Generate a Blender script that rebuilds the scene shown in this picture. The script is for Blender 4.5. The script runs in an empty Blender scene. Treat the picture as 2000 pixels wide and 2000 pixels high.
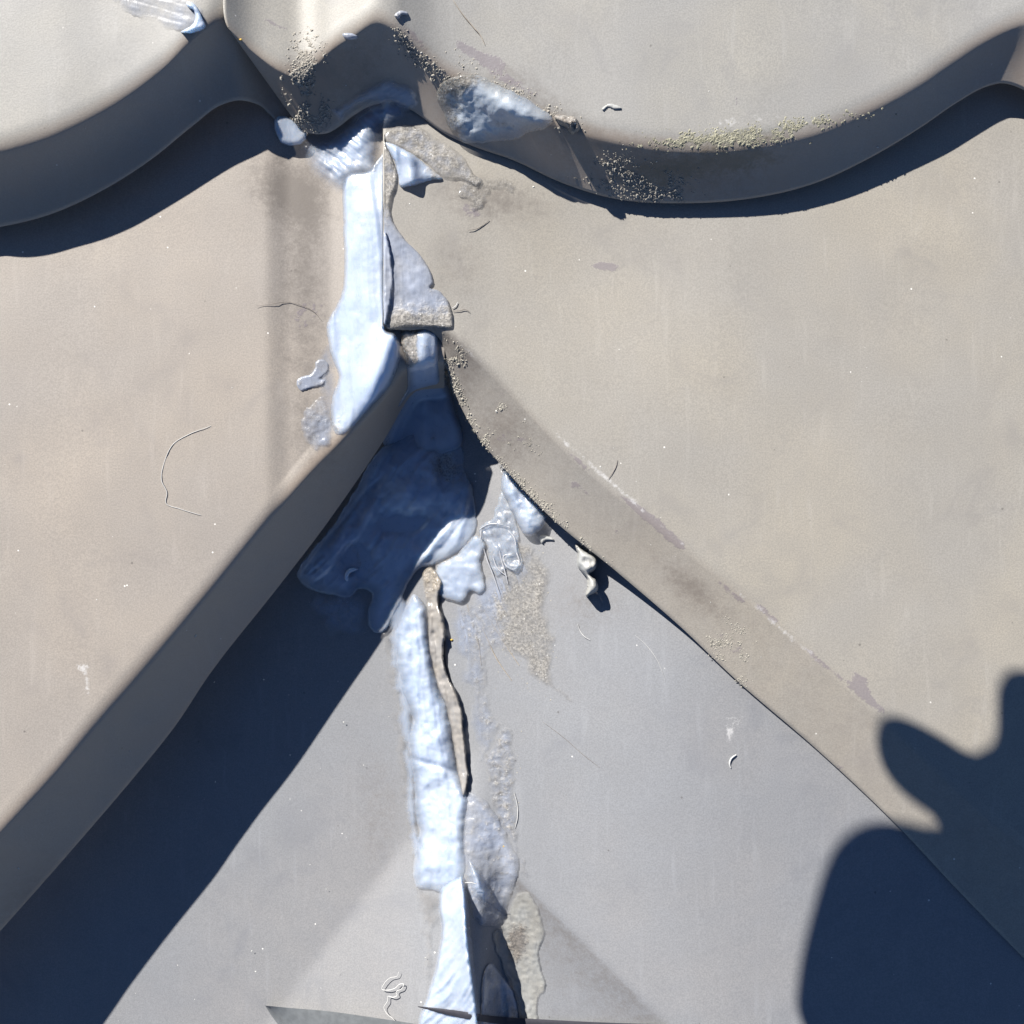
import bpy, math, random
import numpy as np
# ------------------------------------------------------------------ camera, sky, sun, exposure
S = 0.000125                 # metres per unit of the roof drawing (0.125 mm)
D = 2140.0                   # camera height over the middle course, same units
scene = bpy.context.scene
cam_d = bpy.data.cameras.new('camera'); cam = bpy.data.objects.new('camera', cam_d)
scene.collection.objects.link(cam); scene.camera = cam
cam.location = (0, 0, D*S)
cam_d.sensor_width = 36; cam_d.lens = 18*D/1000.0
cam_d.clip_start = 0.005; cam_d.clip_end = 2000
SUN_EL = math.radians(35); SX, SY = -0.6, 0.8       # horizontal direction towards the sun
world = bpy.data.worlds.new('World'); scene.world = world; world.use_nodes = True
wn = world.node_tree.nodes; wl = world.node_tree.links
sky = wn.new('ShaderNodeTexSky'); sky.sky_type = 'NISHITA'; sky.sun_disc = False
sky.sun_elevation = SUN_EL; sky.sun_rotation = math.atan2(SX, SY)
sky.altitude = 2500; sky.air_density = 0.8; sky.dust_density = 0.0; sky.ozone_density = 5.0
bg = wn['Background']; bg.inputs['Strength'].default_value = 0.05
wl.new(sky.outputs[0], bg.inputs[0])
sun_d = bpy.data.lights.new('sun', 'SUN'); sun = bpy.data.objects.new('sun', sun_d)
scene.collection.objects.link(sun); sun_d.energy = 5.0; sun_d.angle = math.radians(0.5)
sun_d.color = (1.0, 0.95, 0.88)
from mathutils import Vector
sdir = Vector((SX*math.cos(SUN_EL), SY*math.cos(SUN_EL), math.sin(SUN_EL)))
sun.rotation_euler = sdir.to_track_quat('Z', 'Y').to_euler()
sun.location = sdir*1.0
vs = scene.view_settings; vs.view_transform = 'Standard'; vs.look = 'None'
vs.exposure = 1.2; vs.gamma = 1.0; vs.use_curve_mapping = False
rng = np.random.default_rng(7); random.seed(7)
C = scene.collection

# ------------------------------------------------------------------ helpers
def W(u, v, z):
    """roof drawing coordinates (seen from straight above) + height -> world metres"""
    u = np.asarray(u, float); v = np.asarray(v, float); z = np.asarray(z, float)
    k = 1 - z/D
    return np.stack([(u-1000)*k*S, -(v-1000)*k*S, z*S], -1)

class Noise:
    def __init__(s, seed):
        s.g = np.random.default_rng(seed).random((256, 256))*2-1
    def __call__(s, x, y):
        xi = np.floor(x).astype(int); yi = np.floor(y).astype(int)
        fx = x-xi; fy = y-yi; fx = fx*fx*(3-2*fx); fy = fy*fy*(3-2*fy)
        g = s.g; a = g[xi % 256, yi % 256]; b = g[(xi+1) % 256, yi % 256]
        c = g[xi % 256, (yi+1) % 256]; d = g[(xi+1) % 256, (yi+1) % 256]
        return (a*(1-fx)+b*fx)*(1-fy)+(c*(1-fx)+d*fx)*fy
N1, N2, N3 = Noise(1), Noise(2), Noise(3)
def fbm(u, v, sc, n=N1, octv=3):
    o = 0; a = 1.0; f = 1.0/sc
    for k in range(octv):
        o = o + a*n(u*f+17.3*k, v*f+9.1*k); a *= .5; f *= 2.03
    return o
def smooth(x, a, b):
    t = np.clip((x-a)/(b-a), 0, 1); return t*t*(3-2*t)
def gauss(u, v, cu, cv, ru, rv, ang=0):
    a = math.radians(ang); du = u-cu; dv = v-cv
    x = du*math.cos(a)+dv*math.sin(a); y = -du*math.sin(a)+dv*math.cos(a)
    return np.exp(-(x/ru)**2-(y/rv)**2)

def tag(o, label, cat, group=None, kind=None):
    if label: o['label'] = label
    if cat: o['category'] = cat
    if group: o['group'] = group
    if kind: o['kind'] = kind
    return o
def empty(name, u, v, z, label, cat, group=None):
    o = bpy.data.objects.new(name, None); C.objects.link(o)
    o.location = W(u, v, z).tolist(); o.empty_display_size = .01
    return tag(o, label, cat, group)
def mesh_obj(name, verts, faces, mat, parent=None, attrs=None, normals=None, smooth_=True):
    verts = np.asarray(verts, float)
    if parent is not None: verts = verts-np.array(parent.location)
    me = bpy.data.meshes.new(name)
    faces = np.asarray(faces, dtype=np.int32) if not isinstance(faces, list) else faces
    me.from_pydata(verts.tolist(), [], faces.tolist() if not isinstance(faces, list) else faces)
    if attrs:
        for k, a in attrs.items():
            at = me.attributes.new(k, 'FLOAT', 'POINT'); at.data.foreach_set('value', np.ascontiguousarray(a, dtype=np.float32))
    me.polygons.foreach_set('use_smooth', [smooth_]*len(me.polygons))
    me.materials.append(mat); me.update()
    if normals is not None: me.normals_split_custom_set_from_vertices(normals.tolist())
    o = bpy.data.objects.new(name, me); C.objects.link(o)
    if parent is not None: o.parent = parent
    return o

# ------------------------------------------------------------------ materials
def new_mat(name):
    m = bpy.data.materials.new(name); m.use_nodes = True
    nt = m.node_tree; return m, nt.nodes, nt.links, nt.nodes['Principled BSDF']
def nd(nodes, t, **kw):
    n = nodes.new(t)
    for k, v_ in kw.items(): setattr(n, k, v_)
    return n
def mathn(nodes, links, op, a, b=None, c=None):
    n = nodes.new('ShaderNodeMath'); n.operation = op
    for i, x in enumerate((a, b, c)):
        if x is None: continue
        if isinstance(x, (int, float)): n.inputs[i].default_value = x
        else: links.new(x, n.inputs[i])
    return n.outputs[0]
def mixc(nodes, links, f, a, b, mode='MIX'):
    n = nodes.new('ShaderNodeMix'); n.data_type = 'RGBA'; n.blend_type = mode
    if isinstance(f, (int, float)): n.inputs[0].default_value = f
    else: links.new(f, n.inputs[0])
    for i, x in ((6, a), (7, b)):
        if isinstance(x, tuple): n.inputs[i].default_value = (*x, 1)
        else: links.new(x, n.inputs[i])
    return n.outputs[2]
def noise(nodes, links, pos, scale, detail=3, rough=.55, dist=0):
    n = nodes.new('ShaderNodeTexNoise'); n.inputs['Scale'].default_value = scale
    n.inputs['Detail'].default_value = detail; n.inputs['Roughness'].default_value = rough
    n.inputs['Distortion'].default_value = dist
    links.new(pos, n.inputs['Vector']); return n.outputs['Fac']
def maprange(nodes, links, x, a, b, c=0., d=1.):
    n = nodes.new('ShaderNodeMapRange'); n.interpolation_type = 'SMOOTHSTEP'
    links.new(x, n.inputs[0])
    for i, q in enumerate((a, b, c, d)): n.inputs[i+1].default_value = q
    return n.outputs[0]
def attr(nodes, name):
    n = nodes.new('ShaderNodeAttribute'); n.attribute_name = name; return n.outputs['Fac']

def paint(name, base, warm, rough=.52):
    m, n, l, p = new_mat(name)
    pos = n.new('ShaderNodeNewGeometry').outputs['Position']
    big = noise(n, l, pos, 22, 4); mid = noise(n, l, pos, 90, 4); fine = noise(n, l, pos, 2600, 2, .7)
    col = mixc(n, l, maprange(n, l, big, .35, .68), base, warm)
    col = mixc(n, l, maprange(n, l, mid, .3, .75, 0, .35), col, tuple(c*.86 for c in base))
    col = mixc(n, l, maprange(n, l, fine, .3, .7, 0, .5), col, tuple(c*.62 for c in base))
    sm1 = noise(n, l, pos, 48, 6, .62, 1.2)
    col = mixc(n, l, maprange(n, l, sm1, .52, .74, 0, .38), col, tuple(c*.70 for c in (base[0], base[1], base[2]*1.04)))
    mp = n.new('ShaderNodeMapping'); mp.inputs['Scale'].default_value = (7, .8, 1); mp.inputs['Rotation'].default_value = (0, 0, .12); l.new(pos, mp.inputs['Vector'])
    st = noise(n, l, mp.outputs[0], 60, 5, .6, .4)
    col = mixc(n, l, maprange(n, l, st, .55, .75, 0, .22), col, tuple(c*1.30 for c in base))
    # pin-prick dust, light and dark
    vo = n.new('ShaderNodeTexVoronoi'); vo.inputs['Scale'].default_value = 260; l.new(pos, vo.inputs['Vector'])
    spot = maprange(n, l, vo.outputs['Distance'], .05, .10, 1, 0)
    sel = maprange(n, l, noise(n, l, pos, 300, 2), .60, .66)
    col = mixc(n, l, mathn(n, l, 'MULTIPLY', mathn(n, l, 'MULTIPLY', spot, sel), .55), col, (.06, .055, .05))
    vo2 = n.new('ShaderNodeTexVoronoi'); vo2.inputs['Scale'].default_value = 330; l.new(pos, vo2.inputs['Vector'])
    spot2 = maprange(n, l, vo2.outputs['Distance'], .05, .09, 1, 0)
    sel2 = maprange(n, l, noise(n, l, pos, 240, 2), .60, .64)
    col = mixc(n, l, mathn(n, l, 'MULTIPLY', mathn(n, l, 'MULTIPLY', spot2, sel2), .8), col, (.75, .74, .7))
    rag = noise(n, l, pos, 420, 5, .68)
    rag2 = noise(n, l, pos, 1500, 3, .7)
    ragm = mathn(n, l, 'ADD', mathn(n, l, 'MULTIPLY', mathn(n, l, 'SUBTRACT', rag, .5), 1.0), mathn(n, l, 'MULTIPLY', mathn(n, l, 'SUBTRACT', rag2, .5), .6))
    d = mathn(n, l, 'ADD', attr(n, 'dirt_shade'), mathn(n, l, 'MULTIPLY', ragm, mathn(n, l, 'MINIMUM', mathn(n, l, 'MULTIPLY', attr(n, 'dirt_shade'), 3), 1.)))
    dm = maprange(n, l, d, .05, .9, 0, .75)
    col = mixc(n, l, dm, col, (.105, .092, .082))
    sc = mathn(n, l, 'ADD', attr(n, 'scrape'), ragm)
    sm = maprange(n, l, sc, .42, .56, 0, .58)
    col = mixc(n, l, sm, col, (.15, .13, .15))
    r = mathn(n, l, 'ADD', attr(n, 'rub'), ragm)
    rm = maprange(n, l, r, .45, .8, 0, .6)
    col = mixc(n, l, rm, col, (.52, .52, .52))
    g = mathn(n, l, 'ADD', attr(n, 'algae'), ragm)
    gm = maprange(n, l, g, .3, .9, 0, .85)
    col = mixc(n, l, gm, col, (.055, .06, .035))
    bounce_tint = mathn(n, l, 'MULTIPLY', attr(n, 'dust'), maprange(n, l, sm1, .2, .7, .35, .85))
    col = mixc(n, l, bounce_tint, col, (.34, .265, .20))  # warm tint painted in as bounce light on the step faces
    l.new(col, p.inputs['Base Color'])
    rr = mathn(n, l, 'ADD', rough, mathn(n, l, 'MULTIPLY', dm, .2)); l.new(rr, p.inputs['Roughness'])
    p.inputs['Specular IOR Level'].default_value = .45
    b = n.new('ShaderNodeBump'); b.inputs['Distance'].default_value = .00009; b.inputs['Strength'].default_value = .3
    h = mathn(n, l, 'ADD', fine, mathn(n, l, 'MULTIPLY', mathn(n, l, 'ADD', sm, gm), mathn(n, l, 'MULTIPLY', rag2, 2.5)))
    l.new(h, b.inputs['Height']); l.new(b.outputs[0], p.inputs['Normal'])
    return m
MA = paint('upper_reflect_tint', (.258, .256, .248), (.290, .278, .248))  # course tints put differing reflections on one paint into the base colour
MBL = paint('middle_left_reflect_tint', (.275, .252, .228), (.312, .276, .236))
MBR = paint('middle_right_reflect_tint', (.272, .260, .238), (.308, .284, .240))
MC = paint('lower_reflect_tint', (.208, .216, .230), (.232, .230, .232))

def silicone(name, base, grit_col, rough=.3, sss=.0, streak=0., alpha=True, bump=.6, film=.0, coat=.8):
    m, n, l, p = new_mat(name)
    pos = n.new('ShaderNodeNewGeometry').outputs['Position']
    n1 = noise(n, l, pos, 130, 4); n2 = noise(n, l, pos, 1700, 3, .7); n3 = noise(n, l, pos, 500, 4, .65)
    col = mixc(n, l, maprange(n, l, n1, .3, .7), base, (base[0]*.86, base[1]*.90, base[2]*.97))
    grit = attr(n, 'grit')
    gm = maprange(n, l, mathn(n, l, 'ADD', grit, mathn(n, l, 'MULTIPLY', mathn(n, l, 'SUBTRACT', n3, .5), 1.1)), .25, .75)
    gc = mixc(n, l, maprange(n, l, n2, .38, .62), tuple(c*.62 for c in grit_col), tuple(min(1, c*1.35) for c in grit_col))
    col = mixc(n, l, gm, col, gc)
    vo = n.new('ShaderNodeTexVoronoi'); vo.inputs['Scale'].default_value = 900; l.new(pos, vo.inputs['Vector'])
    spk = mathn(n, l, 'MULTIPLY', maprange(n, l, vo.outputs['Distance'], .12, .22, 1, 0), mathn(n, l, 'MULTIPLY', gm, maprange(n, l, n3, .5, .62)))
    col = mixc(n, l, mathn(n, l, 'MULTIPLY', spk, .8), col, (.78, .78, .76))
    l.new(col, p.inputs['Base Color'])
    l.new(mathn(n, l, 'ADD', maprange(n, l, n3, .35, .65, rough*.8, rough*1.25), mathn(n, l, 'MULTIPLY', gm, .3)), p.inputs['Roughness'])
    p.inputs['Specular IOR Level'].default_value = .5
    if sss:
        p.inputs['Subsurface Weight'].default_value = sss
        p.inputs['Subsurface Radius'].default_value = (.6, .8, 1.0); p.inputs['Subsurface Scale'].default_value = .005
    p.inputs['Coat Weight'].default_value = coat; p.inputs['Coat Roughness'].default_value = .13
    if alpha:
        a = mathn(n, l, 'ADD', attr(n, 'opac'), mathn(n, l, 'ADD', mathn(n, l, 'MULTIPLY', mathn(n, l, 'SUBTRACT', n3, .5), .6 if film else .12), mathn(n, l, 'MULTIPLY', mathn(n, l, 'SUBTRACT', n1, .5), film)))
        a = mathn(n, l, 'MINIMUM', mathn(n, l, 'MAXIMUM', a, 0.), 1.); l.new(a, p.inputs['Alpha'])
    b = n.new('ShaderNodeBump'); b.inputs['Distance'].default_value = .00032; b.inputs['Strength'].default_value = bump
    mp = n.new('ShaderNodeMapping'); mp.inputs['Scale'].default_value = (1, .13, 1); mp.inputs['Rotation'].default_value = (0, 0, .2); l.new(pos, mp.inputs['Vector'])
    stn = noise(n, l, mp.outputs[0], 900, 4, .6, .6)
    h = mathn(n, l, 'ADD', mathn(n, l, 'ADD', mathn(n, l, 'MULTIPLY', n3, .28), mathn(n, l, 'MULTIPLY', stn, .5)), mathn(n, l, 'MULTIPLY', mathn(n, l, 'MULTIPLY', n2, gm), 1.2))
    l.new(h, b.inputs['Height']); l.new(b.outputs[0], p.inputs['Normal'])
    return m
SIL = silicone('silicone_milky', (.375, .43, .52), (.28, .27, .255), .34, .6)
SILG = silicone('silicone_grey', (.37, .41, .45), (.20, .195, .18), .28, .2)
SILT = silicone('silicone_film', (.32, .345, .40), (.275, .262, .24), .30, film=1.3)
SILB = silicone('silicone_brown', (.265, .245, .22), (.25, .22, .18), .36, film=.8)
CRUST = silicone('silicone_crust', (.33, .325, .30), (.19, .17, .15), .6, alpha=True, bump=1., film=.8, coat=.2)
def plain(name, col, rough=.6, var=.3, scale=800):
    m, n, l, p = new_mat(name)
    pos = n.new('ShaderNodeNewGeometry').outputs['Position']
    f = noise(n, l, pos, scale, 3)
    l.new(mixc(n, l, maprange(n, l, f, .3, .7), tuple(c*(1-var) for c in col), col), p.inputs['Base Color'])
    p.inputs['Roughness'].default_value = rough
    return m

# ------------------------------------------------------------------ pressed metal tiles
def catmull(P, n):
    P = np.asarray(P, float)
    seg = np.linalg.norm(np.diff(P[:, :2], axis=0), axis=1)
    if P.shape[1] > 3: seg = seg+np.linalg.norm(np.diff(P[:, 3:5], axis=0), axis=1)
    s = np.concatenate([[0], np.cumsum(np.maximum(seg, 1e-3))])
    # tangents (non-uniform, monotone-ish)
    m = np.zeros_like(P); ds = np.diff(s)[:, None]; sl = np.diff(P, axis=0)/ds
    m[1:-1] = (sl[:-1]*ds[1:]+sl[1:]*ds[:-1])/(ds[1:]+ds[:-1]); m[0] = sl[0]; m[-1] = sl[-1]
    t = np.linspace(0, s[-1], n); i = np.clip(np.searchsorted(s, t, side='right')-1, 0, len(s)-2)
    h = (s[i+1]-s[i])[:, None]; x = ((t-s[i])[:, None])/h
    return ((2*x**3-3*x**2+1)*P[i]+(x**3-2*x**2+x)*h*m[i]+(-2*x**3+3*x**2)*P[i+1]+(x**3-x**2)*h*m[i+1])

zlayers = {}
GS = 4.0; GU0, GV0, GN = -700.0, -700.0, 850
def to_map(U, V, Z):
    M = np.full((GN, GN), -1e9)
    iu = np.round((U-GU0)/GS).astype(int).ravel(); iv = np.round((V-GV0)/GS).astype(int).ravel(); z = Z.ravel()
    ok = (iu >= 0) & (iu < GN) & (iv >= 0) & (iv < GN)
    np.maximum.at(M, (iv[ok], iu[ok]), z[ok])
    for _ in range(2):                                  # close pin holes
        h = M < -1e8
        P = np.pad(M, 1, constant_values=-1e9)
        st = np.stack([P[:-2, 1:-1], P[2:, 1:-1], P[1:-1, :-2], P[1:-1, 2:]])
        good = st > -1e8; cnt = good.sum(0)
        avg = np.where(cnt > 0, np.where(good, st, 0).sum(0)/np.maximum(cnt, 1), -1e9)
        M = np.where(h & (cnt >= 3), avg, M)
    return M
def dens(P, nc, r, relief):
    K = catmull(P, nc); return K
def tile(name, label, cols, mat, layer, sag=0, face=0, dust=0, r=16, nc=260, npan=120, relief=None, masks=None, side=True, loc=(1000, 500, 0)):
    def build(nc, nr, nf, npn):
        K = catmull(cols, nc)
        e, c, t = K[:, 0:3], K[:, 3:6], K[:, 6:9]
        L1 = np.linalg.norm(c-e, axis=1, keepdims=True); L2 = np.linalg.norm(t-c, axis=1, keepdims=True)
        rr = np.minimum(r, L1*.45)
        rr2 = np.minimum(r*1.7, L2*.45)
        a = c+(e-c)/L1*rr; b = c+(t-c)/L2*rr2
        rows = []
        for k in range(nr):
            q_ = e+(a-e)*(k/nr); q_[:, 2] -= sag*math.sin(math.pi*k/nr); rows.append(q_)
        split = len(rows)
        for k in range(nf):
            x = k/nf; rows.append((1-x)**2*a+2*x*(1-x)*c+x*x*b)
        for k in range(npn+1):
            x = k/npn; rows.append(b+(t-b)*x)
        G = np.stack(rows)                                # rows x cols x 3
        if relief is not None:
            w = np.clip((np.arange(len(rows))-split)/float(nf), 0, 1)[:, None]
            G[..., 2] += relief(G[..., 0], G[..., 1])*w
        G[..., 2] += fbm(G[..., 0], G[..., 1], 160, N2, 2)*1.0
        return G, split, e, c
    Gd, _, _, _ = build(900, 60, 30, 700)
    zlayers[layer] = to_map(Gd[..., 0], Gd[..., 1], Gd[..., 2])
    G, split, e, c = build(nc, 16, 12, npan)
    # folded lip: two extra rows below the free edge
    back = (c-e); back = back/np.linalg.norm(back, axis=1, keepdims=True)
    l1 = e.copy(); l1[:, 2] -= 6
    l2 = e+back*14; l2[:, 2] = e[:, 2]-9+back[:, 2]*8
    G = np.concatenate([l2[None], l1[None], G], 0); split += 2
    if side:
        s = G[:, :1].copy(); s[..., 2] -= 6; s[..., 0] += .5
        G = np.concatenate([s, G], 1)
    P = W(G[..., 0], G[..., 1], G[..., 2])
    du = np.gradient(P, axis=1); dv = np.gradient(P, axis=0)
    nrm = np.cross(du, dv); nrm /= np.maximum(np.linalg.norm(nrm, axis=-1, keepdims=True), 1e-12)
    flip = np.sign(nrm[5:, :, 2].mean()); nrm *= flip
    root = empty(name, *loc, label, 'roof tile')
    u, v = G[..., 0], G[..., 1]
    A = {k: np.zeros_like(u) for k in ('dirt_shade', 'scrape', 'rub', 'algae', 'dust')}
    if masks: masks(u, v, A)
    A['dirt_shade'][:split+2] += face; A['dirt_shade'][split+2:split+8] += face*.6  # brown tone painting shade and warm bounce onto the step faces
    A['dust'][:split+2] += dust; A['dust'][split+2:split+10] += dust*np.linspace(1, 0, 8)[:, None]  # dust weight carries painted warm bounce light, fading over the crest
    def sub(r0, r1, nm, lab=None):
        R = r1-r0; Cn = G.shape[1]
        idx = np.arange(R*Cn).reshape(R, Cn)
        f = np.stack([idx[:-1, :-1], idx[:-1, 1:], idx[1:, 1:], idx[1:, :-1]], -1).reshape(-1, 4)
        if flip < 0: f = f[:, ::-1]
        o = mesh_obj(nm, P[r0:r1].reshape(-1, 3), f, mat, root, {k: a[r0:r1].ravel() for k, a in A.items()}, nrm[r0:r1].reshape(-1, 3))
        return o
    sub(0, split+1, 'step_face'); sub(split, G.shape[0], 'pan')
    return root

ZE, ZC = 55., 185.
def mkcols(L, ze, zc, zt, tv):
    o = []
    for q in L:
        (eu, ev, cu, cv) = q[:4]; e = q[4] if len(q) > 4 else ze; c = q[5] if len(q) > 5 else zc
        o.append((eu, ev, e, cu, cv, c, cu, tv, zt if zt is not None else c))
    return o
# upper course, left
AL = mkcols([(-700, 150, -700, -10, 40, 120), (-420, 380, -420, 230, 40, 120), (-250, 440, -250, 290, 40, 120), (-120, 452, -120, 305, 34, 132), (0, 443, 0, 283, 35, 131), (100, 418, 105, 250, 42, 128),
             (200, 372, 208, 198, 45, 124), (300, 308, 310, 126, 50, 128), (380, 243, 382, 58, 52, 140), (430, 206, 424, 26, 58, 136), (467, 196, 455, 16, 56, 126), (505, 205, 490, 25, 30, 104),
             (525, 222, 530, 60, 16, 74), (545, 240, 560, 90, 8, 52), (568, 246, 585, 130, 2, 30)], ZE, ZC, None, -700)
def mAL(u, v, A):
    A['dirt_shade'] += .5*gauss(u, v, 520, 215, 40, 50)
    A['rub'] += .25*gauss(u, v, 300, 10, 120, 40)+.5*gauss(u, v, 240, 138, 8, 5)+.45*gauss(u, v, 20, 269, 14, 5, -10)
tile('metal_roof_tile', 'left grey metal tile of the upper course, its scalloped step running to the left frame edge', AL, MA, 'AL', sag=9, face=.10, dust=.8, r=20, masks=mAL, side=False, loc=(200, 443, ZE))
# upper course, right
AR = mkcols([(586, 250, 436, 42, 6, 144), (596, 257, 490, 92, 12, 116), (608, 261, 545, 128, 16, 104), (620, 262, 580, 138, 16, 98), (640, 260, 610, 116, 14, 102), (664, 246, 645, 84, 14, 118), (690, 226, 690, 56, 22, 130), (730, 205, 738, 30, 26, 140), (770, 200, 770, 44, 22, 136), (800, 213, 800, 70, 18, 124), (870, 262, 858, 122, 13, 106),
             (930, 288, 930, 162, 12, 100), (1000, 312, 1010, 200, 12, 98), (1100, 358, 1110, 242, 13, 98), (1200, 388, 1215, 268, 15, 101), (1340, 397, 1345, 284, 21, 101), (1450, 390, 1450, 280, 25, 102),
             (1600, 355, 1600, 248, 35, 101), (1700, 308, 1700, 206, 38, 101), (1800, 248, 1800, 152, 45, 104), (1870, 200, 1870, 104, 48, 106), (1925, 170, 1925, 68, 49, 110), (1960, 163, 1968, 45, 50, 115),
             (2000, 176, 2010, 32, 46, 120), (2060, 235, 2060, 90, 42, 120), (2200, 340, 2200, 210, 36, 118), (2450, 400, 2450, 290, 30, 112), (2700, 360, 2700, 250, 36, 112)], ZE+8, ZC+10, None, -700)
def rAR(u, v):
    return -10*gauss(u, v, 560, -60, 150, 160)
def mAR(u, v, A):
    A['dirt_shade'] += .9*gauss(u, v, 600, 150, 50, 60, 60)+.6*gauss(u, v, 600, 225, 50, 40)+.6*gauss(u, v, 1290, 330, 190, 60, 6)
    A['dirt_shade'] += .35*gauss(u, v, 830, 110, 50, 30, 40)+.35*gauss(u, v, 980, 140, 90, 30, 30)+.5*gauss(u, v, 1080, 230, 120, 40, 30)+.5*gauss(u, v, 700, 150, 60, 80)
    A['scrape'] += .75*gauss(u, v, 910, 95, 38, 14, 35)+.7*gauss(u, v, 965, 120, 34, 18, 20)+.7*gauss(u, v, 1010, 165, 60, 12, 25)+.6*gauss(u, v, 1438, 200, 5, 24)+.6*gauss(u, v, 810, 75, 14, 40, -40)
    A['scrape'] += .6*gauss(u, v, 530, 45, 50, 6, 25)+.6*gauss(u, v, 534, 130, 6, 18, -25)
    A['algae'] += .8*gauss(u, v, 1440, 310, 120, 32, -6)+.5*gauss(u, v, 1450, 262, 170, 18, -6)+.4*gauss(u, v, 1240, 350, 90, 36, 6)+.45*gauss(u, v, 1310, 330, 110, 40)
    A['rub'] += .55*gauss(u, v, 1450, 235, 120, 16, -6)+.45*gauss(u, v, 1190, 212, 28, 8)
tile('metal_roof_tile', 'right grey metal tile of the upper course, with lichen on its long scalloped step', AR, MA, 'AR', sag=2, face=.12, dust=.7, r=20, nc=420, npan=110, relief=rAR, masks=mAR, loc=(1340, 397, ZE))
# middle course, left
BL = mkcols([(-600, 2500, -600, 2290), (-300, 2160, -300, 1965), (0, 1819, 0, 1612), (123, 1680, 112, 1492), (272, 1506, 206, 1380), (337, 1425, 282, 1295), (413, 1312, 400, 1158),
             (550, 1138, 548, 978), (640, 1020, 630, 884), (720, 905, 690, 833), (765, 835, 738, 785), (790, 790, 768, 748), (812, 765, 790, 718, -120, -4),
             (840, 760, 830, 706, -110, -12), (868, 758, 868, 700, -110, -14)], -130, 0, 0, 60)
def rBL(u, v):
    w = smooth(v, 1150, 900)
    return -10*smooth(u, 515, 570)*w-4*smooth(u, 560, 650)*w+10*smooth(u, 640, 700)*w - 9*smooth(-u, -300, 400)
def mBL(u, v, A):
    A['dirt_shade'] += .75*gauss(u, v, 560, 370, 90, 60, 25)+.55*gauss(u, v, 590, 500, 45, 160)+.42*gauss(u, v, 600, 740, 60, 160)+.3*gauss(u, v, 620, 860, 60, 60)
    A['dirt_shade'] += .4*gauss(u, v, 60, 1740, 90, 40, -45)
    A['scrape'] += .5*gauss(u, v, 600, 610, 40, 60, 50)+.35*gauss(u, v, 610, 800, 30, 40)
    A['rub'] += .85*gauss(u, v, 158, 1302, 16, 10)+.7*gauss(u, v, 170, 1340, 9, 34)+.4*gauss(u, v, 480, 390, 20, 30)+.62*gauss(u, v, 620, 800, 30, 50, 30)
tile('metal_roof_tile', 'left beige metal tile of the middle course, its shaded diagonal step falling to the lower left', BL, MBL, 'BL', sag=4, face=.14, dust=.8, r=22, nc=260, npan=170, relief=rBL, masks=mBL, side=False, loc=(272, 1506, -130))
# middle course, right
BR = mkcols([(748, 643, 748, 632, 12, 18), (800, 645, 800, 634, 9, 14), (840, 646, 846, 636, 4, 11), (860, 664, 868, 645, -8, 9), (872, 716, 900, 674, -36, 8), (898, 790, 955, 722, -62, 6),
             (945, 868, 1022, 788, -68, 6), (985, 915, 1072, 842, -66, 6), (1075, 1010, 1165, 930, -56, 6), (1205, 1117, 1290, 1030, -46, 6), (1330, 1225, 1415, 1132, -40, 6),
             (1440, 1330, 1538, 1232, -38, 6), (1600, 1468, 1672, 1355, -38, 6), (1740, 1600, 1786, 1462, -38, 6), (1870, 1738, 1900, 1565, -38, 6), (2000, 1872, 2005, 1655, -38, 6),
             (2300, 2170, 2300, 1930, -60, 6), (2700, 2560, 2700, 2320, -60, 6)], -50, 6, 6, 0)
def rBR(u, v):
    return -14*gauss(u, v, 1150, 520, 200, 220)-16*smooth(u, 1750, 2200)*smooth(v, 1300, 1700)+5*gauss(u, v, 930, 690, 100, 24, 42)
def mBR(u, v, A):
    A['dirt_shade'] += .6*gauss(u, v, 960, 390, 120, 45, 10)+.35*gauss(u, v, 900, 520, 60, 80)+.45*gauss(u, v, 880, 670, 60, 30, 40)+.5*gauss(u, v, 1350, 1150, 70, 22, 40)
    A['dirt_shade'] += .4*gauss(u, v, 980, 850, 60, 60)+.35*gauss(u, v, 900, 740, 30, 60)
    A['scrape'] += .8*gauss(u, v, 1185, 520, 40, 10, 5)+.55*gauss(u, v, 920, 410, 40, 20, 30)+.3*gauss(u, v, 1080, 570, 40, 40)
    for cu, cv, a_, b_ in ((1275, 1015, 60, 13), (1310, 1050, 50, 9), (1500, 1200, 45, 9), (1430, 1160, 50, 8), (1600, 1290, 60, 8), (1680, 1330, 34, 16), (1700, 1370, 60, 12), (1240, 990, 40, 6), (1130, 900, 40, 8), (1140, 960, 30, 5)):
        A['scrape'] += .66*gauss(u, v, cu, cv, a_, b_, 40)
    for cu, cv, s_ in ((1405, 1245, 26), (1440, 1270, 20), (1455, 1330, 16), (980, 770, 9), (985, 855, 26), (1020, 860, 14), (1120, 945, 12), (1205, 1040, 12), (1640, 1496, 16)):
        A['scrape'] += .5*gauss(u, v, cu, cv, s_, s_*.8)
    d = (u-985)*.66-(v-915)*.75
    A['rub'] += .62*gauss(u, v, 1180, 930, 240, 9, 41)+.6*gauss(u, v, 1540, 1240, 200, 10, 41)+.55*gauss(u, v, 920, 690, 60, 8, 42)
tile('metal_roof_tile', 'right beige metal tile of the middle course, its sunlit diagonal step falling to the lower right', BR, MBR, 'BR', face=.2, dust=.12, r=10, nc=420, npan=190, relief=rBR, masks=mBR, loc=(1340, 1225, -60))
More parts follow.
